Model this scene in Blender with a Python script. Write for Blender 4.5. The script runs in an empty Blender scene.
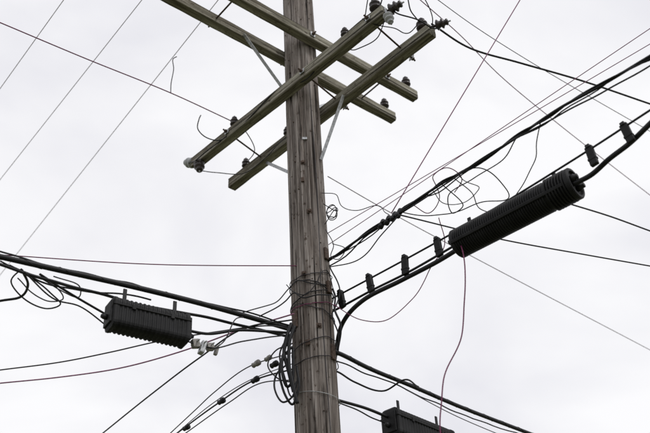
import bpy, bmesh, math, random
from mathutils import Vector as V, Matrix, noise
random.seed(4)
sc=bpy.context.scene
COL=sc.collection
# ---------------------------------------------------------------- materials
def newmat(name):
    m=bpy.data.materials.new(name); m.use_nodes=True
    return m, m.node_tree, m.node_tree.nodes['Principled BSDF']
def plain(name,c,rough=0.5,metal=0.0,var=0.25,scale=30,bump=0.0,spec=0.5):
    m,t,b=newmat(name)
    tc=t.nodes.new('ShaderNodeTexCoord'); n=t.nodes.new('ShaderNodeTexNoise'); n.inputs['Scale'].default_value=scale; n.inputs['Detail'].default_value=5
    t.links.new(tc.outputs['Object'],n.inputs['Vector'])
    r=t.nodes.new('ShaderNodeValToRGB'); r.color_ramp.elements[0].position=0.3; r.color_ramp.elements[1].position=0.7
    r.color_ramp.elements[0].color=tuple(x*(1-var) for x in c)+(1,); r.color_ramp.elements[1].color=tuple(min(1,x*(1+var)) for x in c)+(1,)
    t.links.new(n.outputs['Fac'],r.inputs['Fac']); t.links.new(r.outputs['Color'],b.inputs['Base Color'])
    b.inputs['Roughness'].default_value=rough; b.inputs['Metallic'].default_value=metal; b.inputs['Specular IOR Level'].default_value=spec
    if bump:
        bp=t.nodes.new('ShaderNodeBump'); bp.inputs['Strength'].default_value=bump; bp.inputs['Distance'].default_value=0.01
        t.links.new(n.outputs['Fac'],bp.inputs['Height']); t.links.new(bp.outputs['Normal'],b.inputs['Normal'])
    return m
def wood(name,long_axis,dark,mid,light,fs=70,cs=30,cpos=(0.36,0.42),knots=0.0):
    m,t,b=newmat(name); N=t.nodes.new; L=t.links.new
    tc=N('ShaderNodeTexCoord')
    def mp(s_across,s_along):
        k=N('ShaderNodeMapping'); s=[s_across]*3; s[long_axis]=s_along; k.inputs['Scale'].default_value=s; L(tc.outputs['Object'],k.inputs['Vector']); return k
    def nz(mapn,detail=6,rough=0.6,dist=0.0):
        n=N('ShaderNodeTexNoise'); n.inputs['Scale'].default_value=1; n.inputs['Detail'].default_value=detail; n.inputs['Roughness'].default_value=rough; n.inputs['Distortion'].default_value=dist
        L(mapn.outputs['Vector'],n.inputs['Vector']); return n
    fine=nz(mp(fs,1.8),8,0.7,0.3); broad=nz(mp(8,0.9),5,0.6); crk=nz(mp(cs,0.6),5,0.6,0.4); spot=nz(mp(26,14),4,0.6)
    ramp=N('ShaderNodeValToRGB'); e=ramp.color_ramp.elements
    e[0].position=0.33; e[0].color=dark+(1,); e[1].position=0.68; e[1].color=light+(1,)
    q=ramp.color_ramp.elements.new(0.5); q.color=mid+(1,)
    L(fine.outputs['Fac'],ramp.inputs['Fac'])
    br=N('ShaderNodeValToRGB'); br.color_ramp.elements[0].position=0.34; br.color_ramp.elements[1].position=0.66
    br.color_ramp.elements[0].color=(0.52,0.48,0.45,1); br.color_ramp.elements[1].color=(1.15,1.15,1.15,1)
    L(broad.outputs['Fac'],br.inputs['Fac'])
    mu=N('ShaderNodeMix'); mu.data_type='RGBA'; mu.blend_type='MULTIPLY'; mu.inputs['Factor'].default_value=1
    L(ramp.outputs['Color'],mu.inputs['A']); L(br.outputs['Color'],mu.inputs['B'])
    cr=N('ShaderNodeValToRGB'); cr.color_ramp.elements[0].position=cpos[0]; cr.color_ramp.elements[1].position=cpos[1]
    L(crk.outputs['Fac'],cr.inputs['Fac'])
    cm=N('ShaderNodeMix'); cm.data_type='RGBA'; cm.inputs['A'].default_value=(dark[0]*.25,dark[1]*.22,dark[2]*.2,1)
    L(cr.outputs['Color'],cm.inputs['Factor']); L(mu.outputs['Result'],cm.inputs['B'])
    sp=N('ShaderNodeValToRGB'); sp.color_ramp.elements[0].position=0.30; sp.color_ramp.elements[1].position=0.40
    sp.color_ramp.elements[0].color=(0.35,0.3,0.27,1); sp.color_ramp.elements[1].color=(1,1,1,1)
    L(spot.outputs['Fac'],sp.inputs['Fac'])
    m3=N('ShaderNodeMix'); m3.data_type='RGBA'; m3.blend_type='MULTIPLY'; m3.inputs['Factor'].default_value=1
    L(cm.outputs['Result'],m3.inputs['A']); L(sp.outputs['Color'],m3.inputs['B'])
    L(m3.outputs['Result'],b.inputs['Base Color']); b.inputs['Roughness'].default_value=0.9; b.inputs['Specular IOR Level'].default_value=0.2
    ad=N('ShaderNodeMath'); ad.operation='ADD'; L(fine.outputs['Fac'],ad.inputs[0])
    sc2=N('ShaderNodeMath'); sc2.operation='MULTIPLY'; sc2.inputs[1].default_value=1.2; L(cr.outputs['Color'],sc2.inputs[0]); L(sc2.outputs[0],ad.inputs[1])
    bp=N('ShaderNodeBump'); bp.inputs['Strength'].default_value=0.9; bp.inputs['Distance'].default_value=0.01
    L(ad.outputs[0],bp.inputs['Height']); L(bp.outputs['Normal'],b.inputs['Normal'])
    return m
M_POLE=wood('weathered_pole_wood',2,(0.085,0.072,0.064),(0.26,0.23,0.21),(0.50,0.465,0.44))
M_ARM=wood('weathered_arm_wood',0,(0.06,0.053,0.040),(0.25,0.235,0.185),(0.50,0.48,0.42),48,24)
M_BLK=plain('black_cable_jacket',(0.010,0.010,0.012),0.55,0,0.4,20,spec=0.35)
M_BOX=plain('black_plastic_housing',(0.012,0.012,0.013),0.6,0,0.5,9,0.15,0.25)
M_WIRE=plain('dark_wire',(0.025,0.021,0.026),0.6)
M_PUR=plain('fringe_purple_wire',(0.15,0.014,0.07),0.6)  # purple lens fringing of thin wires put into their colour
M_LPUR=plain('pale_fringe_purple_wire',(0.30,0.13,0.22),0.7)  # paler purple, with the lens's colour fringe painted into the wire
M_FAR=plain('faint_far_wire',(0.50,0.47,0.52),0.6,0.2)  # pale bluish colour stands in for the blurred, hazy faintness of distant wires
M_STL=plain('galvanised_steel',(0.42,0.43,0.44),0.5,0.6,0.3,40)
M_RUST=plain('rusty_steel',(0.09,0.06,0.045),0.8,0.2,0.5,60,0.3)
M_INS=plain('glazed_brown_porcelain',(0.04,0.03,0.03),0.25,0,0.3,20)
M_INSG=plain('grey_porcelain',(0.40,0.41,0.42),0.3,0,0.2,20)
M_BEI=plain('weathered_plastic_clamp',(0.27,0.255,0.24),0.6,0,0.4,40)
# ---------------------------------------------------------------- helpers
def obj(name,bm_or_mesh,mat=None,parent=None,smooth=True):
    if isinstance(bm_or_mesh,bmesh.types.BMesh):
        me=bpy.data.meshes.new(name); bm_or_mesh.to_mesh(me); bm_or_mesh.free()
    else: me=bm_or_mesh
    o=bpy.data.objects.new(name,me); COL.objects.link(o)
    if mat: me.materials.append(mat)
    if smooth:
        for p_ in me.polygons: p_.use_smooth=True
    if parent: o.parent=parent
    return o
def empty(name,loc=(0,0,0)):
    e=bpy.data.objects.new(name,None); e.location=loc; e.empty_display_size=0.2; COL.objects.link(e); return e
def cr_sample(pts,n):
    P=[V(q) for q in pts]
    if len(P)==2: return [P[0].lerp(P[1],i/(n*2)) for i in range(n*2+1)]
    E=[P[0]*2-P[1]]+P+[P[-1]*2-P[-2]]
    out=[]
    for i in range(1,len(E)-2):
        p0,p1,p2,p3=E[i-1:i+3]
        d1=max((p1-p0).length,1e-4)**.5; d2=max((p2-p1).length,1e-4)**.5; d3=max((p3-p2).length,1e-4)**.5
        m1=(p1-p0)/d1-(p2-p0)/(d1+d2)+(p2-p1)/d2
        m2=(p2-p1)/d2-(p3-p1)/(d2+d3)+(p3-p2)/d3
        m1*=d2; m2*=d2
        for k in range(n):
            t=k/n; t2=t*t; t3=t2*t
            out.append(p1*(2*t3-3*t2+1)+m1*(t3-2*t2+t)+p2*(-2*t3+3*t2)+m2*(t3-t2))
    out.append(P[-1]); return out
def frames(S):
    T=[]
    for i in range(len(S)):
        a=S[max(0,i-1)]; b=S[min(len(S)-1,i+1)]; T.append((b-a).normalized() if (b-a).length>1e-9 else V((1,0,0)))
    n=T[0].cross(V((0,0,1))); 
    if n.length<0.1: n=T[0].cross(V((1,0,0)))
    n.normalize(); F=[]
    for t in T:
        n=(n-t*n.dot(t)).normalized(); F.append((t,n,t.cross(n)))
    return F
def tube_bm(bm,S,r,seg=8):
    F=frames(S); rings=[]
    for s,(t,n,b) in zip(S,F):
        rings.append([bm.verts.new(s+(n*math.cos(2*math.pi*k/seg)+b*math.sin(2*math.pi*k/seg))*r) for k in range(seg)])
    for A,B in zip(rings,rings[1:]):
        for k in range(seg): bm.faces.new((A[k],A[(k+1)%seg],B[(k+1)%seg],B[k]))
    bm.faces.new(rings[0][::-1]); bm.faces.new(rings[-1])
def ext(pts,e0,e1):
    P=[V(q) for q in pts]
    if e0:
        d=(P[0]-P[1]).normalized(); P=[P[0]+d*f for f in (e0,e0*.3,0.8)]+P
    if e1:
        d=(P[-1]-P[-2]).normalized(); P=P+[P[-1]+d*f for f in (0.8,e1*.3,e1)]
    return P
def cable(name,pts,r,mat=M_BLK,e0=0,e1=0,n=10,wob=0.0,lash=0,twist=0,parent=None):
    S=cr_sample(ext(pts,e0,e1),n)
    if wob:
        sd=random.random()*100
        S=[s+V((noise.noise(s*3+V((sd,0,0))),noise.noise(s*3+V((0,sd,0))),noise.noise(s*3+V((0,0,sd)))))*wob for s in S]
    bm=bmesh.new(); tube_bm(bm,S,r)
    if lash or twist:
        D=[];
        for a,b in zip(S,S[1:]):
            k=max(1,int((b-a).length/0.03))
            if (a-V((0,6.5,5.5))).length>6: k=max(1,int((b-a).length/0.3))
            D+=[a.lerp(b,j/k) for j in range(k)]
        D.append(S[-1]); F=frames(D); L=0; H=[]; pitch=lash or twist
        for i,(d,(t,nn,b)) in enumerate(zip(D,F)):
            if i: L+=(D[i]-D[i-1]).length
            a=2*math.pi*L/pitch+ (0 if lash else 1.5*noise.noise(V((L*1.3,0,0))))
            rr=r+0.0015 if lash else r*1.5
            H.append(d+(nn*math.cos(a)+b*math.sin(a))*rr)
        tube_bm(bm,H,0.0018 if lash else r*0.6,6)
    return obj(name,bm,mat,parent)
def xy(z,s,dz=None):
    v=[float(q)/100 for q in s.replace(',',' ').split()]
    P=[V((v[i],v[i+1],z)) for i in range(0,len(v),2)]
    if dz:
        for i,p_ in enumerate(P): p_.z+=dz[i%len(dz)]
    return P
def lathe(name,prof,mat,parent=None,seg=28,mtx=None,smooth=True):
    bm=bmesh.new(); R=[]
    for r,z in prof: R.append([bm.verts.new((r*math.cos(2*math.pi*k/seg),r*math.sin(2*math.pi*k/seg),z)) for k in range(seg)])
    for A,B in zip(R,R[1:]):
        for k in range(seg): bm.faces.new((A[k],A[(k+1)%seg],B[(k+1)%seg],B[k]))
    bm.faces.new(R[0][::-1]); bm.faces.new(R[-1])
    if mtx: bmesh.ops.transform(bm,matrix=mtx,verts=bm.verts)
    return obj(name,bm,mat,parent,smooth)
def orient(loc,xdir,up=V((0,0,1))):
    x=V(xdir).normalized(); y=V(up).cross(x)
    if y.length<1e-3: y=V((0,1,0)).cross(x)
    y.normalize(); z=x.cross(y)
    m=Matrix((x,y,z)).transposed().to_4x4(); m.translation=V(loc); return m
def zorient(loc,zdir):
    q=V(zdir).to_track_quat('Z','Y'); m=q.to_matrix().to_4x4(); m.translation=V(loc); return m
def box(name,size,mtx,mat,parent=None,bev=0.004,seg=2):
    bm=bmesh.new(); bmesh.ops.create_cube(bm,size=1); bmesh.ops.scale(bm,vec=size,verts=bm.verts)
    if bev: bmesh.ops.bevel(bm,geom=bm.edges[:],offset=bev,segments=seg,affect='EDGES',profile=0.6)
    bmesh.ops.transform(bm,matrix=mtx,verts=bm.verts)
    return obj(name,bm,mat,parent,False)
def bar(name,a,b,w,t,mat,parent=None,up=V((0,0,1))):
    a=V(a);b=V(b); return box(name,((b-a).length,w,t),orient((a+b)/2,b-a,up),mat,parent,0.0015,1)
def rod(name,a,b,r,mat,parent=None):
    bm=bmesh.new(); tube_bm(bm,[V(a),V(b)],r,10); return obj(name,bm,mat,parent)
# ---------------------------------------------------------------- pole
PX,PY=-0.16,6.90
pole=empty('utility_pole',(0,0,0))
def prad(z): return 0.198-0.0036*z
def make_pole():
    bm=bmesh.new(); seg=120; R=[]; zs=[i*0.03 for i in range(int(10.3/0.03)+1)]
    for z in zs:
        ring=[]
        for k in range(seg):
            a=2*math.pi*k/seg; r=prad(z)
            dx,dy=math.cos(a),math.sin(a)
            r+=0.006*noise.noise(V((dx*1.2,dy*1.2,z*0.5)))+0.0045*noise.noise(V((dx*7,dy*7,z*0.5+7)))
            c=noise.noise(V((dx*9+20,dy*9,z*0.33)))
            if c>0.24: r-=min(0.020,(c-0.24)*0.14)
            ring.append(bm.verts.new((r*dx,r*dy,z)))
        R.append(ring)
    for A,B in zip(R,R[1:]):
        for k in range(seg): bm.faces.new((A[k],A[(k+1)%seg],B[(k+1)%seg],B[k]))
    bm.faces.new(R[-1]); bm.faces.new(R[0][::-1])
    o=obj('shaft',bm,M_POLE,pole); o.location=(PX,PY,-0.02); return o
make_pole()
def arm(name,a,b,w=0.095,h=0.12):
    a=V(a);b=V(b);L=(b-a).length; nx=60; bm=bmesh.new(); R=[]
    prof=[]; c=0.006
    for (sx,sz) in ((-1,-1),(1,-1),(1,1),(-1,1)):
        X=sx*w/2;Z=sz*h/2
        prof+= [(X,Z-sz*c),(X-sx*c,Z)]
    prof.sort(key=lambda q: math.atan2(q[1],q[0]))
    full=[]
    for i in range(len(prof)):
        p0=prof[i];p1=prof[(i+1)%len(prof)]; d=math.hypot(p1[0]-p0[0],p1[1]-p0[1]); k=6 if d>0.03 else 1
        for j in range(k): full.append((p0[0]+(p1[0]-p0[0])*j/k,p0[1]+(p1[1]-p0[1])*j/k))
    sd=random.random()*50
    for i in range(nx+1):
        x=-L/2+L*i/nx; ring=[]
        for (y,z) in full:
            d=0.004*noise.noise(V((x*1.5+sd,y*25,z*25)))+0.003*noise.noise(V((x*6+sd,y*45,z*45)))
            q=V((y,z)); q=q+q.normalized()*d
            ring.append(bm.verts.new((x+(0.006*noise.noise(V((y*50,z*50,sd))) if i in(0,nx) else 0),q.x,q.y)))
        R.append(ring)
    n=len(full)
    for A,B in zip(R,R[1:]):
        for k in range(n): bm.faces.new((A[k],A[(k+1)%n],B[(k+1)%n],B[k]))
    bm.faces.new(R[0][::-1]); bm.faces.new(R[-1]); bmesh.ops.recalc_face_normals(bm,faces=bm.faces)
    o=obj(name,bm,M_ARM,pole,False); o.matrix_local=orient((a+b)/2,b-a); return o
A0,A1=V((-1.41,7.83,7.90)),V((0.67,5.77,7.90))
B0,B1=V((-1.03,8.12,7.80)),V((1.10,5.94,7.80))
C0,C1=V((-1.55,5.91,8.60)),V((0.87,8.07,8.60))
D0,D1=V((-1.15,5.74,8.60)),V((1.11,7.72,8.60))
arm('crossarm_1',A0,A1,0.10,0.125); arm('crossarm_2',B0,B1,0.10,0.125); arm('crossarm_3',C0,C1); arm('crossarm_4',D0,D1)
dA=(A1-A0).normalized(); dC=(D1-D0).normalized()
def on(P,Q,x): t=(x-P.x)/(Q.x-P.x); return P.lerp(Q,t)
S_=V((0,0,-0.03))
bar('brace_1',on(B0,B1,0.30)+S_-V((0.04,0.04,0)),(-0.005,6.80,7.03),0.034,0.006,M_STL,pole,V((0.6,-0.7,0.3)))
bar('brace_2',on(B0,B1,-0.62)+S_,(-0.24,7.04,7.03),0.034,0.006,M_STL,pole,V((0.6,0.7,0.3)))
bar('brace_3',on(C0,C1,-0.76)+S_+V((0.03,-0.05,0)),(-0.31,6.77,7.88),0.034,0.006,M_STL,pole,V((-0.7,-0.6,0.2)))
bar('brace_4',on(C0,C1,0.42)+S_+V((0.0,-0.055,0)),(-0.02,7.0,7.88),0.034,0.006,M_STL,pole,V((0.7,-0.6,0.2)))
def bolt(c,d,L,k):
    c=V(c); d=V(d).normalized()
    rod('bolt_%d'%k,c-d*L/2,c+d*L/2,0.009,M_RUST,pole)
    for s in(-1,1):
        m=zorient(c+d*s*(L/2-0.035),d)
        bm=bmesh.new(); bmesh.ops.create_cone(bm,cap_ends=True,segments=6,radius1=0.019,radius2=0.019,depth=0.02); bmesh.ops.transform(bm,matrix=m,verts=bm.verts); obj('nut_%d_%d'%(k,s+1),bm,M_RUST,pole,False)
        m=zorient(c+d*s*(L/2-0.05),d); box('washer_%d_%d'%(k,s+1),(0.06,0.06,0.006),m,M_STL,pole,0.001,1)
pa=V((-dA.y,dA.x,0)); pc=V((-dC.y,dC.x,0))
k=0
for (P,Q,R_,S2,perp,xs) in ((A0,A1,B0,B1,pa,(-0.95,-0.1,0.55)),(D0,D1,C0,C1,pc,(-0.75,-0.05,0.75))):
    for x in xs:
        k+=1; a=on(P,Q,x); n_=perp if perp.y>0 else -perp
        t=(V((R_.x,R_.y,0))-V((a.x,a.y,0))).dot(n_); b=a+n_*t; b.z=R_.z
        L=(b-a).length+0.22; bolt((a+b)/2,b-a,L,k)
def pole_pt(ang,z,off=0.0):
    r=prad(z)+off; return V((PX+r*math.sin(ang),PY-r*math.cos(ang),z))
def pole_plate(name,ang,z,w,h,mat,t=0.02):
    c=pole_pt(ang,z,t/2); box(name,(w,t,h),orient(c,(math.cos(ang),math.sin(ang),0)),mat,pole,0.003,1)
pole_plate('staple_plate',-0.15,6.74,0.03,0.05,M_RUST)
pole_plate('tag_1',0.05,7.25,0.05,0.03,M_STL,0.004)
pole_plate('tag_2',-0.25,5.05,0.04,0.05,M_RUST,0.004)
pole_plate('bracket_1',0.95,5.95,0.05,0.12,M_RUST)
pole_plate('bracket_2',-0.9,5.30,0.06,0.16,M_RUST)
pole_plate('bracket_3',0.95,5.60,0.05,0.12,M_RUST,0.03)
pole_plate('bracket_4',1.0,4.98,0.05,0.14,M_RUST)
for an,z,n_ in ((-0.1,6.95,0),(0.12,6.38,1),(-0.3,5.72,2),(0.3,5.2,3)):
    c=pole_pt(an,z,0.012); d=c-V((PX,PY,z)); bm=bmesh.new(); bmesh.ops.create_cone(bm,cap_ends=True,segments=6,radius1=0.014,radius2=0.014,depth=0.024); bmesh.ops.transform(bm,matrix=zorient(c,d),verts=bm.verts); obj('lag_bolt_%d'%n_,bm,M_RUST,pole,False)
    box('lag_washer_%d'%n_,(0.045,0.045,0.008),zorient(pole_pt(an,z,0.002),d),M_RUST,pole,0.001,1)
for i in range(34):
    z=random.uniform(4.2,9.4); an=random.uniform(-1.3,1.3); c=pole_pt(an,z,0.001)
    lathe('nail_%d'%i,[(0.006,-0.01),(0.006,0.004),(0.002,0.006)],M_RUST,pole,8,zorient(c,c-V((PX,PY,z))))
def ring(name,z,tx,ty,r,mat,off=0.006,a0=0,a1=2*math.pi,w=0.008):
    S=[]; sd=random.random()*20
    for i in range(61):
        a=a0+(a1-a0)*i/60; o_=off+r+max(0,w*0.6*noise.noise(V((math.cos(a)*2,math.sin(a)*2,sd))))
        q=pole_pt(a,z,o_); q.z+=tx*math.sin(a)+ty*math.cos(a)+w*noise.noise(V((a*2,z*9,sd))); S.append(q)
    bm=bmesh.new(); tube_bm(bm,S,r,7); return obj(name,bm,mat,pole)
wr=[(5.74,.03,-.03,.004,M_WIRE),(5.60,-.05,.03,.005,M_BLK),(5.50,.06,.02,.005,M_BLK),(5.45,.02,-.04,.004,M_PUR),
 (5.38,-.06,.0,.004,M_WIRE),(5.05,.05,.02,.004,M_WIRE),(4.88,.03,.03,.004,M_WIRE)]
for i,(z,tx,ty,r_,m_) in enumerate(wr): ring('wrap_%d'%i,z,tx,ty,r_,m_,w=0.02)
ring('band_1',4.60,-0.03,0.0,0.003,M_STL,w=0.004)
S=[pole_pt(0.55+0.05*math.sin(z*2.1),z,0.006) for z in [0.1+i*0.15 for i in range(54)]]
bm=bmesh.new(); tube_bm(bm,S,0.0035,6); obj('ground_wire',bm,M_WIRE,pole)
def insulator(loc,d,s=1.0,mat=M_INS,k=[0]):
    k[0]+=1; pr=[(0.012,-0.09),(0.012,-0.03),(0.030,-0.03),(0.046,-0.022),(0.048,-0.012),(0.032,0.0),(0.028,0.012),(0.044,0.022),(0.046,0.032),(0.028,0.042),(0.022,0.052),(0.030,0.062),(0.028,0.074),(0.012,0.08)]
    lathe('insulator_%d'%k[0],[(a*s,b*s) for a,b in pr],mat,pole,24,zorient(loc,d))
    n=V(d).normalized(); l=V(loc)
    rod('insulator_pin_%d'%k[0],l-n*0.13*s,l+n*0.10*s,0.009,M_STL,pole)
Zd=V((0,0,1))
insulator(on(A0,A1,-0.91)+V((0,0,0.13)),Zd,1.0)
insulator(A0+V((-0.05,0.05,0.06)),(-0.7,0.5,0.5),1.3,M_INSG); insulator(A0+V((0.07,-0.11,-0.10)),(0.1,-0.2,-1),1.3,M_INS)
insulator(A1+V((-0.08,0.06,0.14)),Zd,1.2); insulator(A1+V((0.07,-0.04,0.0)),(1,-.6,0.1),1.2,M_INS); insulator(A1+V((0.02,-0.03,-0.10)),(0.2,0,-1),1.0,M_INSG)
insulator(B1+V((-0.07,0.08,0.14)),Zd,1.2); insulator(B1+V((0.07,-0.05,0.02)),(1,-.4,0),1.1,M_INS)
insulator(on(D0,D1,1.02)+V((0,0,0.14)),Zd,1.1); insulator(on(C0,C1,0.78)+V((0,0,0.14)),Zd,1.1,M_INS)
insulator(on(A0,A1,0.30)+V((0,0,0.13)),Zd,0.9); insulator(on(B0,B1,-0.35)+V((0,0,0.13)),Zd,0.9); insulator(on(B0,B1,-0.85)+V((0,0,0.13)),Zd,1.0)
# ---------------------------------------------------------------- wires : power level
cable('power_line',xy(8.06,'-291 576 -225 628 -151 684 -91 736'),0.0055,M_PUR,14,0)
cable('jumper_wire',[(-1.27,7.30,8.14),(-1.28,7.26,8.05),(-1.29,7.26,7.92),(-1.20,7.27,7.80),(-1.06,7.33,7.80),(-0.93,7.36,7.98),(-0.91,7.36,8.08)],0.006,M_BLK)
cable('jumper_wire',[A0+V((-0.08,0.03,0.02)),(-1.33,7.62,7.82),(-1.05,7.40,7.86),(-0.70,7.05,7.86),(-0.42,6.78,7.95),(-0.1,6.5,7.84),(0.25,6.12,7.96),(0.62,5.80,7.99)],0.006,M_BLK,wob=0.03)
cable('jumper_wire',[A0+V((0.06,-0.09,-0.15)),(-1.15,7.75,7.70),(-0.85,7.80,7.72),(-0.6,7.60,7.74),(-0.34,7.2,7.72)],0.005,M_WIRE,wob=0.03)
cable('jumper_wire',[(-0.91,7.36,8.1),(-0.8,7.45,8.0),(-0.72,7.6,7.88),(-0.85,7.94,7.95)],0.005,M_BLK)
cable('jumper_wire',[(0.62,5.82,8.02),(0.72,5.74,8.22),(0.86,5.72,8.12),(0.9,5.80,7.92),(0.98,5.92,7.94),(1.05,6.02,7.98)],0.006,M_BLK,wob=0.03)
cable('jumper_wire',[A1+V((0.08,-0.04,0)),(0.80,5.70,7.80),(0.95,5.75,7.74),(1.10,5.86,7.74),B1+V((0.08,-0.05,0))],0.007,M_BLK,wob=0.03)
cable('jumper_wire',[(0.50,5.98,8.1),(0.62,5.70,8.3),(0.80,5.66,8.32),(1.0,5.78,8.2),(1.12,5.9,8.0),(1.12,6.0,7.9)],0.005,M_BLK,wob=0.05)
cable('jumper_wire',[(0.67,5.74,7.78),(0.6,5.9,7.70),(0.40,6.1,7.78),(0.30,6.22,7.95)],0.005,M_BLK,wob=0.03)
cable('jumper_wire',[(0.45,5.9,7.98),(0.55,5.85,7.84),(0.75,5.9,7.82),(0.92,6.05,7.9),(1.02,6.0,8.0)],0.005,M_BLK,wob=0.04)
cable('power_line',xy(8.0,'112 600 153 640 206 665 273 696 357 740',[-0.05,0,0,0,0]),0.010,M_BLK,0,18)
cable('power_line',xy(8.6,'110 628 155 680 205 745 289 838 439 996'),0.005,M_PUR,12,20)
cable('service_drop',[(0.56,6.22,5.95),(1.94,5.82,8.0)],0.0048,M_LPUR,0,14)
cable('power_line',xy(8.3,'116 596 162 640 232 700 420 850'),0.004,M_WIRE,0,20)
cable('service_drop',[(0.0,7.0,6.17),(2.77,5.30,7.0)],0.0035,M_LPUR,0,16)
cable('service_drop',[(0.0,7.0,6.30),(2.93,5.45,7.05)],0.0035,M_LPUR,0,16)
cable('power_line',xy(9.0,'-366 758 -259 634'),0.0042,M_FAR,22,18)
cable('power_line',xy(9.0,'-499 1159 -99 647'),0.0045,M_FAR,22,14)
cable('power_line',xy(9.0,'-423 928 -178 640'),0.0042,M_FAR,22,14)
cable('power_line',xy(6.9,'5 690 72 762 427 1117'),0.0050,M_FAR,0,20)
cable('tie_wire',[(-1.51,6.84,8.06),(-1.515,6.85,8.2),(-1.50,6.86,8.42),(-1.515,6.87,8.58),(-1.48,6.88,8.62)],0.005,M_WIRE)
# ---------------------------------------------------------------- communication level, left side
cable('telephone_cable',xy(5.25,'-238 547 -201 570 -154 599 -105 632 -60 666 -30 690'),0.022,M_BLK,18,0,lash=0.28)
cable('telephone_cable',xy(5.17,'-237 546 -195 578 -149 613 -95 649 -36 684',[0,0,-0.01,0.01]),0.012,M_BLK,18,0,wob=0.02)
cable('telephone_cable',xy(5.30,'-238 549 -201 575 -154 606 -105 640 -60 668 -30 690'),0.007,M_BLK,18,0,wob=0.03)
cable('slack_wire',xy(5.2,'-237 548 -225 566 -214 592 -211 610 -224 616 -235 599 -238 576 -225 559'),0.006,M_BLK,wob=0.02)
cable('slack_wire',xy(5.2,'-225 559 -227 580 -238 597 -255 601'),0.010,M_BLK,0,1.5)
cable('slack_wire',xy(5.2,'-214 566 -198 591 -172 615',[0,-0.03,-0.12]),0.009,M_BLK)
cable('slack_wire',xy(5.15,'-221 554 -210 596 -193 603 -172 620',[0,0,-0.03,-0.15]),0.006,M_BLK)
cable('slack_wire',xy(5.2,'-232 552 -216 575 -190 592 -165 602 -140 618'),0.007,M_BLK,wob=0.04)
cable('slack_wire',xy(5.2,'-229 555 -210 583 -206 604 -218 606 -228 590 -232 570'),0.005,M_WIRE,wob=0.03)
cable('slack_wire',xy(5.2,'-205 570 -190 590 -194 604 -205 592 -215 575'),0.005,M_WIRE,wob=0.03)
cable('telephone_cable',xy(5.83,'-275 631 -154 660 -6 680'),0.0045,M_PUR,14,0)
cable('telephone_cable',xy(5.2,'-294 719 -239 711 -192 698 -146 683 -98 673 -51 668 -30 680'),0.006,M_WIRE,14,0)
cable('telephone_cable',xy(5.3,'-311 766 -254 761 -196 750 -137 725 -79 691 -31 668'),0.0065,M_LPUR,14,0)
cable('telephone_cable',xy(5.2,'-240 875 -175 790 -118 719 -72 669 -32 660'),0.007,M_BLK,16,0)
cable('drop_wire',xy(4.9,'-152 813 -108 754 -68 707 -34 690'),0.007,M_BLK,16,0)
cable('drop_wire',xy(4.8,'-140 790 -92 727 -61 692 -34 690'),0.005,M_BLK,16,0)
cable('drop_wire',xy(5.0,'-131 785 -108 748 -71 700 -34 680'),0.005,M_WIRE,16,0)
cable('drop_wire',xy(4.95,'-158 830 -112 762 -74 718 -34 690'),0.004,M_WIRE,16,0)
clamps=empty('drop_wire_clamp',(-0.6,6.9,5.0))
def cl(name,c,d,L,r,mat):
    lathe(name,[(r*.35,-L/2),(r,-L*.42),(r,-L*.1),(r*.75,L*.1),(r*.9,L*.35),(r*.3,L/2)],mat,clamps,14,Matrix.Translation(-V(clamps.location))@zorient(c,d))
dl=V((-0.7,0.75,0))
cl('wedge_1',(-0.66,6.95,4.99),dl,0.10,0.026,M_BEI); cl('wedge_2',(-0.55,6.86,4.99),dl,0.08,0.022,M_BEI)
for i,q in enumerate([(-0.68,7.07,4.9),(-1.02,7.47,4.9),(-1.42,8.02,4.9),(-0.50,6.86,4.93)]): cl('knob_%d'%i,q,dl,0.09,0.026,M_BLK)
con=empty('cable_connector',(-1.0,6.33,4.86)); mi=Matrix.Translation(-V(con.location))
ax=V((0.83,0.56,0.0)).normalized()
for i,(o_,s_) in enumerate([(-0.08,(0.06,0.05,0.07)),(-0.02,(0.04,0.06,0.11)),(0.045,(0.06,0.045,0.06)),(0.10,(0.03,0.03,0.08))]):
    box('clamp_body_%d'%i,s_,mi@orient(V(con.location)+ax*o_+V((0,0,0.01*(-1)**i)),ax+V((0,0,0.25*(-1)**i))),M_BEI if i!=1 else M_STL,con,0.008,2)
    rod('clamp_bolt_%d'%i,ax*o_+V((0.04,-0.05,0.02)),ax*o_+V((-0.04,0.05,0.02)),0.006,M_STL,con)
cable('patch_cable',[(-1.14,6.22,4.87),(-1.01,6.31,4.86),(-0.92,6.35,4.85),(-0.72,6.45,4.95),(-0.36,6.72,5.12)],0.006,M_BLK,wob=0.02)
cable('patch_cable',[(-1.14,6.26,4.98),(-0.98,6.36,4.99),(-0.75,6.50,5.08),(-0.36,6.73,5.15)],0.012,M_BLK)
cable('patch_cable',[(-0.95,6.38,4.85),(-0.86,6.42,4.95),(-0.78,6.45,5.15),(-0.72,6.57,5.24)],0.005,M_WIRE)
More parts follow.
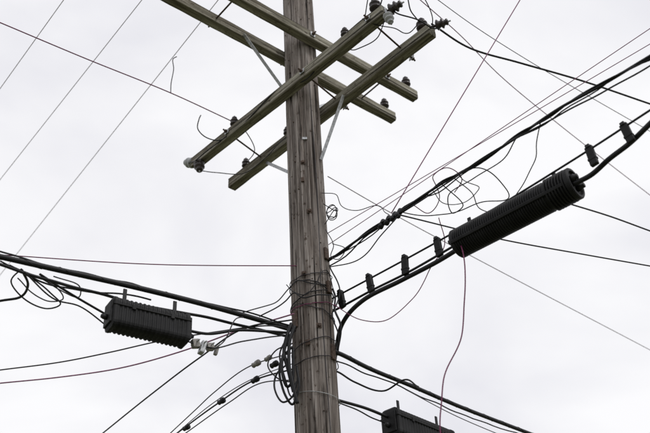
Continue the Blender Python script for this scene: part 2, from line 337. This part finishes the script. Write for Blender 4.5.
def ribbed_box(name,c,axis,L,W,H,nr=22):
    e=empty(name,c); ax=V(axis).normalized()
    bm=bmesh.new(); n=nr*4; R=[]; cr=0.045; prof=[]
    for (sx,sz,a0) in ((1,1,0),(-1,1,90),(-1,-1,180),(1,-1,270)):
        for j in range(5):
            a=math.radians(a0+j*22.5); prof.append((sx*(W/2-cr)+cr*math.cos(a),sz*(H/2-cr)+cr*math.sin(a)))
    for i in range(n+1):
        x=-L/2+L*i/n; rib=1.0 if (i%4 in (0,1)) else 0.94
        f=i/n
        if f<0.05 or f>0.95: rib=1.03
        if i in (0,n): rib=0.9
        R.append([bm.verts.new((x,y*rib,z*rib)) for y,z in prof])
    m=len(prof)
    for A,B in zip(R,R[1:]):
        for k_ in range(m): bm.faces.new((A[k_],A[(k_+1)%m],B[(k_+1)%m],B[k_]))
    bm.faces.new(R[0][::-1]); bm.faces.new(R[-1]); bmesh.ops.recalc_face_normals(bm,faces=bm.faces)
    o=orient((0,0,0),ax); bmesh.ops.transform(bm,matrix=o,verts=bm.verts)
    obj('housing',bm,M_BOX,e,False)
    box('seam_flange',(L*1.01,W*1.09,0.012),o@Matrix.Translation((0,0,0.05)),M_BOX,e,0.004,1)
    for s in(-1,1):
        box('end_cap_%d'%(s+1),(0.02,W*0.8,H*0.75),o@Matrix.Translation((s*(L/2+0.006),0,0)),M_BOX,e,0.006,2)
        box('hanger_%d'%(s+1),(0.03,0.012,0.14),o@Matrix.Translation((s*L*0.33,0,H/2+0.05)),M_BLK,e,0.002,1)
        lathe('gland_%d'%(s+1),[(0.022,0),(0.022,0.03),(0.014,0.05)],M_BLK,e,14,o@Matrix.Translation((s*(L/2+0.012),0,-0.03))@Matrix.Rotation(s*math.pi/2,4,'Y'))
        for j in (-1,1): box('latch_%d_%d'%(s+1,j+1),(0.03,0.010,0.04),o@Matrix.Translation((s*L*0.25,j*(W/2+0.006),0.05)),M_BOX,e,0.003,1)
    return e
ribbed_box('cable_terminal_box',(-1.40,6.09,4.97),(0.58,0.39,0.0),0.63,0.18,0.25,18)
ribbed_box('cable_terminal_box',(0.73,7.77,4.60),(0.64,0.73,0.0),0.85,0.19,0.25,22)
# ---------------------------------------------------------------- right side
cable('telephone_cable',xy(5.9,'0 684 7 676 29 650 62 614 93 580 122 553 149 524 174 496 199 475 227 448'),0.0105,M_BLK,0,16,twist=0.75)
cable('telephone_cable',xy(5.89,'0 686 7 678 62 616 122 555 174 498 227 450'),0.005,M_BLK,0,16,wob=0.05)
cable('telephone_cable',xy(5.87,'0 688 6 681 54 625 100 570 149 522 199 478 228 454'),0.006,M_BLK,0,16,wob=0.03)
cable('messenger_strand',xy(5.6,'-2 702 6 695 103 604 184 517 225 469'),0.008,M_BLK,0,16)
cable('telephone_cable',xy(5.47,'0 700 10 691 35 667 66 640 101 604'),0.010,M_BLK)
cable('telephone_cable',[(1.80,5.27,5.44),(1.92,5.20,5.46),(2.03,5.06,5.49),(2.14,4.91,5.5),(2.24,4.69,5.5)],0.019,M_BLK,0,16)
cable('telephone_cable',[(-0.01,7.02,4.9),(0.02,7.10,5.12),(0.09,6.86,5.27),(0.28,6.55,5.32),(0.59,6.45,5.42),(0.88,6.20,5.43),(1.06,5.98,5.42)],0.019,M_BLK)
cable('telephone_cable',[(0.0,7.0,5.0),(0.05,7.02,5.2),(0.14,6.82,5.34),(0.32,6.60,5.36),(0.60,6.48,5.44),(0.90,6.24,5.46)],0.009,M_BLK)
sp=empty('cable_spacer',(1,6,5.5)); 
for i,q in enumerate([(0.10,6.91),(0.35,6.67),(0.64,6.41),(0.90,6.16),(1.92,5.08),(2.12,4.85)]):
    o=orient(V((q[0],q[1],5.54))-V(sp.location),(0.70,-0.71,0.0))@Matrix.Rotation(random.uniform(-.15,.15),4,'Y')
    box('spacer_%d'%i,(0.06,0.035,0.17),o,M_BOX,sp,0.008,2)
    box('spacer_rib_%d'%i,(0.066,0.041,0.02),o@Matrix.Translation((0,0,-0.03)),M_BOX,sp,0.003,1)
    box('spacer_clip_%d'%i,(0.035,0.05,0.03),o@Matrix.Translation((0,0,0.085)),M_BLK,sp,0.004,1)
c0=V((1.02,5.98,5.44)); c1=V((1.83,5.28,5.46)); ce=empty('cable_splice_enclosure',(c0+c1)/2)
mx=Matrix.Translation(-V(ce.location))@zorient((c0+c1)/2,c1-c0); L=(c1-c0).length
prof=[(0.05,-L/2),(0.112,-L/2+0.004),(0.120,-L/2+0.012),(0.120,-L/2+0.04)]
z=-L/2+0.045
while z<L/2-0.24:
    prof+=[(0.111,z),(0.119,z+0.004),(0.119,z+0.012),(0.111,z+0.016)]; z+=0.020
prof+=[(0.108,z),(0.108,z+0.02)]; z+=0.02
while z<L/2-0.05:
    prof+=[(0.114,z),(0.128,z+0.004),(0.128,z+0.013),(0.114,z+0.018)]; z+=0.024
prof+=[(0.125,L/2-0.04),(0.125,L/2-0.008),(0.118,L/2),(0.100,L/2),(0.096,L/2-0.02),(0.04,L/2-0.02)]
lathe('ribbed_body',prof,M_BOX,ce,64,mx,False)
for a in (20,200):
    mm=mx@Matrix.Rotation(math.radians(a),4,'Z')@Matrix.Translation((0.120,0,-0.02))
    box('side_rail_%d'%a,(0.018,0.026,L*0.93),mm,M_BOX,ce,0.004,1)
for s in (-1,1):
    for j in (-1,1):
        lathe('gland_%d_%d'%(s,j),[(0.028,-0.03),(0.028,0.015),(0.02,0.02),(0.02,0.04)],M_BLK,ce,14,mx@Matrix.Translation((0.04*j,-0.02*j,s*L/2))@Matrix.Rotation(0 if s>0 else math.pi,4,'X'))
    p_=(c0+c1)/2+(c1-c0)*0.36*s
    box('strand_hanger_%d'%(s+1),(0.03,0.012,0.10),orient(p_-V(ce.location)+V((0,0,0.13)),c1-c0),M_BLK,ce,0.002,1)
cable('drop_wire',xy(5.7,'60 590 145 634 218 665 286 693'),0.006,M_BLK,0,18)
cable('drop_wire',xy(5.88,'2 690 25 668 45 628 60 600',[0,-0.1,-0.12,-0.1]),0.005,M_BLK,wob=0.02)
cable('drop_wire',xy(5.4,'181 546 214 565 251 589'),0.006,M_BLK,0,18)
cable('slack_wire',xy(5.9,'82 593 102 575 122 566 139 576 149 600 133 612 113 619 88 621 66 614',[0,.03,.02,-.02,-.03,0.02,0,-.02]),0.0045,M_BLK,wob=0.03)
cable('slack_wire',xy(5.9,'94 577 112 603 106 619 101 595 119 579 142 552 150 524',[0,-.04,-.02,.02,.03,0]),0.0045,M_BLK,wob=0.03)
cable('slack_wire',xy(5.9,'104 572 119 587 129 611 146 622 161 594 165 560 162 510',[0,-.04,-.02,.0,.03,0,0]),0.004,M_BLK,wob=0.03)
cable('slack_wire',xy(5.9,'70 605 86 618 93 600 86 570 96 560 108 572 104 590'),0.0038,M_PUR,wob=0.04)
cable('slack_wire',xy(5.9,'86 588 98 606 116 608 124 590 112 574 108 566'),0.0035,M_BLK,wob=0.04)
cable('slack_wire',[(0.04,6.3,5.15),(0.23,6.3,5.0),(0.42,6.3,4.97),(0.64,6.3,5.15),(0.83,6.3,5.42),(0.98,6.3,5.65),(0.95,6.2,5.85)],0.0038,M_PUR,wob=0.02)
cable('hanging_wire',[(1.04,5.90,5.40),(1.02,5.8,5.23),(0.98,5.8,4.84),(0.92,5.8,4.55),(0.76,5.8,4.22),(0.69,5.8,3.92),(0.68,5.8,3.80)],0.0048,M_PUR,wob=0.02)
kn=empty('cable_clamp',(0.54,6.24,5.9))
for i,s in enumerate((-0.09,-0.02,0.05,0.11)):
    c=V((s*0.7,-s*0.72,0.0)); lathe('clamp_%d'%i,[(0.012,-0.05),(0.024,-0.045),(0.024,-0.01),(0.015,0),(0.024,0.01),(0.024,0.045),(0.012,0.05)],M_BLK,kn,14,zorient(c,(0.4,0.3,0.9)))
S=[]
for i in range(48):
    a=i*0.42; rr=0.045+0.02*noise.noise(V((i*.3,0,0))); S.append((0.07+0.02*noise.noise(V((i*.13,5,0)))+rr*math.cos(a),6.75+0.03*math.sin(i*.3),6.36+rr*1.3*math.sin(a)))
S=[(0.0,6.8,6.50)]+S+[(0.0,6.8,6.28)]
cable('coiled_wire',S,0.004,M_BLK,n=3,wob=0.03)
cable('slack_wire',[(0.0,6.8,6.62),(0.12,6.74,6.56),(0.16,6.74,6.44),(0.30,6.70,6.34),(0.45,6.6,6.3),(0.55,6.3,5.98)],0.0038,M_WIRE,wob=0.03)
cable('slack_wire',[(0.0,6.78,6.2),(0.06,6.74,6.0),(0.03,6.76,5.9),(0.10,6.72,5.84),(0.16,6.70,5.93),(0.05,6.74,6.02)],0.004,M_WIRE)
cable('telephone_cable',xy(5.0,'-4 680 4 686 31 720 67 759 118 816 195 895'),0.019,M_BLK,0,18,lash=0.28)
cable('telephone_cable',xy(4.97,'-2 690 31 726 67 765 118 823 195 902'),0.006,M_BLK,0,18,wob=0.03)
cable('slack_wire',xy(4.85,'-2 686 3 691 17 714 43 735 60 723 75 757',[0,0,0,0,0.04,0.12]),0.008,M_BLK,wob=0.01)
cable('slack_wire',xy(4.65,'-4 697 1 702 24 722 44 745'),0.013,M_BLK)
cable('slack_wire',xy(4.6,'-4 690 10 705 30 733 45 748'),0.006,M_BLK,wob=0.02)
cable('drop_wire',xy(4.8,'60 723 110 790 190 880',[0,0,0]),0.004,M_WIRE,0,16)
def tang(xs,ys,zs,r,m,w=0.03): cable('tangled_wire',list(zip(xs,ys,zs)),r,m,wob=w)
tang([-.34,-.42,-.45,-.42,-.34,-.29,-.30],[6.75,6.74,6.73,6.72,6.71,6.70,6.74],[5.02,4.92,4.76,4.60,4.50,4.62,4.85],0.010,M_BLK)
tang([-.33,-.39,-.42,-.38,-.33,-.33],[6.7,6.7,6.7,6.72,6.74,6.75],[5.12,5.0,4.82,4.66,4.72,5.0],0.012,M_BLK)
tang([-.36,-.48,-.50,-.43,-.34,-.32],[6.76,6.74,6.7,6.7,6.7,6.72],[4.90,4.80,4.66,4.52,4.56,4.7],0.008,M_BLK)
tang([-.32,-.36,-.38,-.33,-.30],[6.70,6.68,6.68,6.68,6.7],[5.2,5.05,4.85,4.66,4.5],0.015,M_BLK)
tang([-.34,-.38,-.40,-.36,-.33],[6.72,6.70,6.70,6.70,6.72],[5.22,5.1,4.95,4.8,4.62],0.016,M_BLK)
tang([-.34,-.46,-.52,-.44,-.36],[6.78,6.76,6.75,6.74,6.72],[5.1,5.02,4.88,4.75,4.7],0.006,M_WIRE,0.05)
tang([-.35,-.44,-.40,-.34,-.31],[6.78,6.76,6.75,6.74,6.72],[5.15,4.95,4.70,4.60,4.8],0.007,M_WIRE,0.06)
tang([-.6,-.48,-.38,-.30,-.22,-.1,0.02],[6.66,6.68,6.70,6.70,6.69,6.69,6.78],[5.27,5.36,5.44,5.50,5.44,5.46,5.52],0.006,M_BLK)
tang([-.75,-.5,-.34,-.26,-.12,0.03],[6.55,6.66,6.72,6.70,6.69,6.80],[5.28,5.40,5.58,5.64,5.60,5.66],0.005,M_BLK,0.04)
tang([-.36,-.30,-.20,-.12,-.06,0.0,0.03],[6.74,6.71,6.685,6.68,6.69,6.74,6.8],[5.62,5.52,5.48,5.58,5.70,5.74,5.6],0.004,M_BLK,0.03)
tang([0.03,0.06,0.10,0.06,0.02,0.04,0.02],[6.80,6.76,6.74,6.74,6.76,6.78,6.82],[5.85,5.75,5.55,5.40,5.30,5.10,4.95],0.006,M_BLK,0.04)
tang([0.02,0.05,0.04,0.07,0.03],[6.80,6.76,6.74,6.74,6.80],[5.6,5.5,5.35,5.2,5.0],0.009,M_BLK,0.03)
# ---------------------------------------------------------------- ground
mg,t,b=newmat('ground_grass_and_dirt'); n1=t.nodes.new('ShaderNodeTexNoise'); n1.inputs['Scale'].default_value=0.6; n1.inputs['Detail'].default_value=8
tc=t.nodes.new('ShaderNodeTexCoord'); t.links.new(tc.outputs['Object'],n1.inputs['Vector'])
r=t.nodes.new('ShaderNodeValToRGB'); r.color_ramp.elements[0].color=(0.05,0.07,0.03,1); r.color_ramp.elements[1].color=(0.16,0.14,0.09,1); r.color_ramp.elements[0].position=.4; r.color_ramp.elements[1].position=.65
t.links.new(n1.outputs['Fac'],r.inputs['Fac']); t.links.new(r.outputs['Color'],b.inputs['Base Color']); b.inputs['Roughness'].default_value=1
bm=bmesh.new(); bmesh.ops.create_grid(bm,x_segments=20,y_segments=20,size=1500); obj('ground',bm,mg,None,False)
# ---------------------------------------------------------------- world, sun
w=bpy.data.worlds.new('World'); sc.world=w; w.use_nodes=True; t=w.node_tree; bg=t.nodes['Background']
EL=math.radians(52)
sky=t.nodes.new('ShaderNodeTexSky'); sky.sky_type='NISHITA'; sky.sun_disc=False; sky.sun_elevation=EL
tc=t.nodes.new('ShaderNodeTexCoord'); mp=t.nodes.new('ShaderNodeMapping'); mp.inputs['Scale'].default_value=(1,1,1.8); mp.inputs['Location'].default_value=(0.3,0.1,0)
nz=t.nodes.new('ShaderNodeTexNoise'); nz.inputs['Scale'].default_value=2.6; nz.inputs['Detail'].default_value=5; nz.inputs['Roughness'].default_value=0.5; nz.inputs['Distortion'].default_value=0.3
t.links.new(tc.outputs['Generated'],mp.inputs['Vector']); t.links.new(mp.outputs['Vector'],nz.inputs['Vector'])
r=t.nodes.new('ShaderNodeValToRGB'); r.color_ramp.elements[0].position=0.36; r.color_ramp.elements[1].position=0.60
r.color_ramp.elements[0].color=(0.80,0.80,0.84,1); r.color_ramp.elements[1].color=(1.0,1.0,1.0,1)
t.links.new(nz.outputs['Fac'],r.inputs['Fac'])
sc_=t.nodes.new('ShaderNodeMix'); sc_.data_type='RGBA'; sc_.blend_type='MULTIPLY'; sc_.inputs['Factor'].default_value=1; sc_.inputs['B'].default_value=(10.2,10.15,10.3,1); sc_.clamp_result=False
t.links.new(r.outputs['Color'],sc_.inputs['A'])
mx_=t.nodes.new('ShaderNodeMix'); mx_.data_type='RGBA'; mx_.inputs['Factor'].default_value=0.95
t.links.new(sky.outputs['Color'],mx_.inputs['A']); t.links.new(sc_.outputs['Result'],mx_.inputs['B']); t.links.new(mx_.outputs['Result'],bg.inputs['Color'])
bg.inputs['Strength'].default_value=0.1
sd=bpy.data.lights.new('sun','SUN'); sd.energy=1.3; sd.angle=math.radians(14); sd.color=(1,0.98,0.95)
so=bpy.data.objects.new('sun',sd); COL.objects.link(so)
sv=V((0.7,-0.45,0.0)).normalized()*math.cos(EL)+V((0,0,math.sin(EL)))
so.rotation_euler=sv.to_track_quat('Z','Y').to_euler(); sky.sun_rotation=math.atan2(sv.x,sv.y)
# ---------------------------------------------------------------- camera
p=math.radians(35); rr=math.radians(3.5)
F=V((0,math.cos(p),math.sin(p))); R0=V((1,0,0)); U0=V((0,-math.sin(p),math.cos(p)))
R=R0*math.cos(rr)-U0*math.sin(rr); U=U0*math.cos(rr)+R0*math.sin(rr)
cd=bpy.data.cameras.new('camera'); cam=bpy.data.objects.new('camera',cd); COL.objects.link(cam); sc.camera=cam
m=Matrix((R,U,-F)).transposed().to_4x4(); m.translation=V((0,0,1.6)); cam.matrix_world=m
cd.lens=50; cd.sensor_width=36; cd.clip_end=5000
cd.dof.use_dof=True; cd.dof.focus_distance=7.9; cd.dof.aperture_fstop=1.6
sc.view_settings.view_transform='Standard'; sc.view_settings.look='None'; sc.view_settings.exposure=0
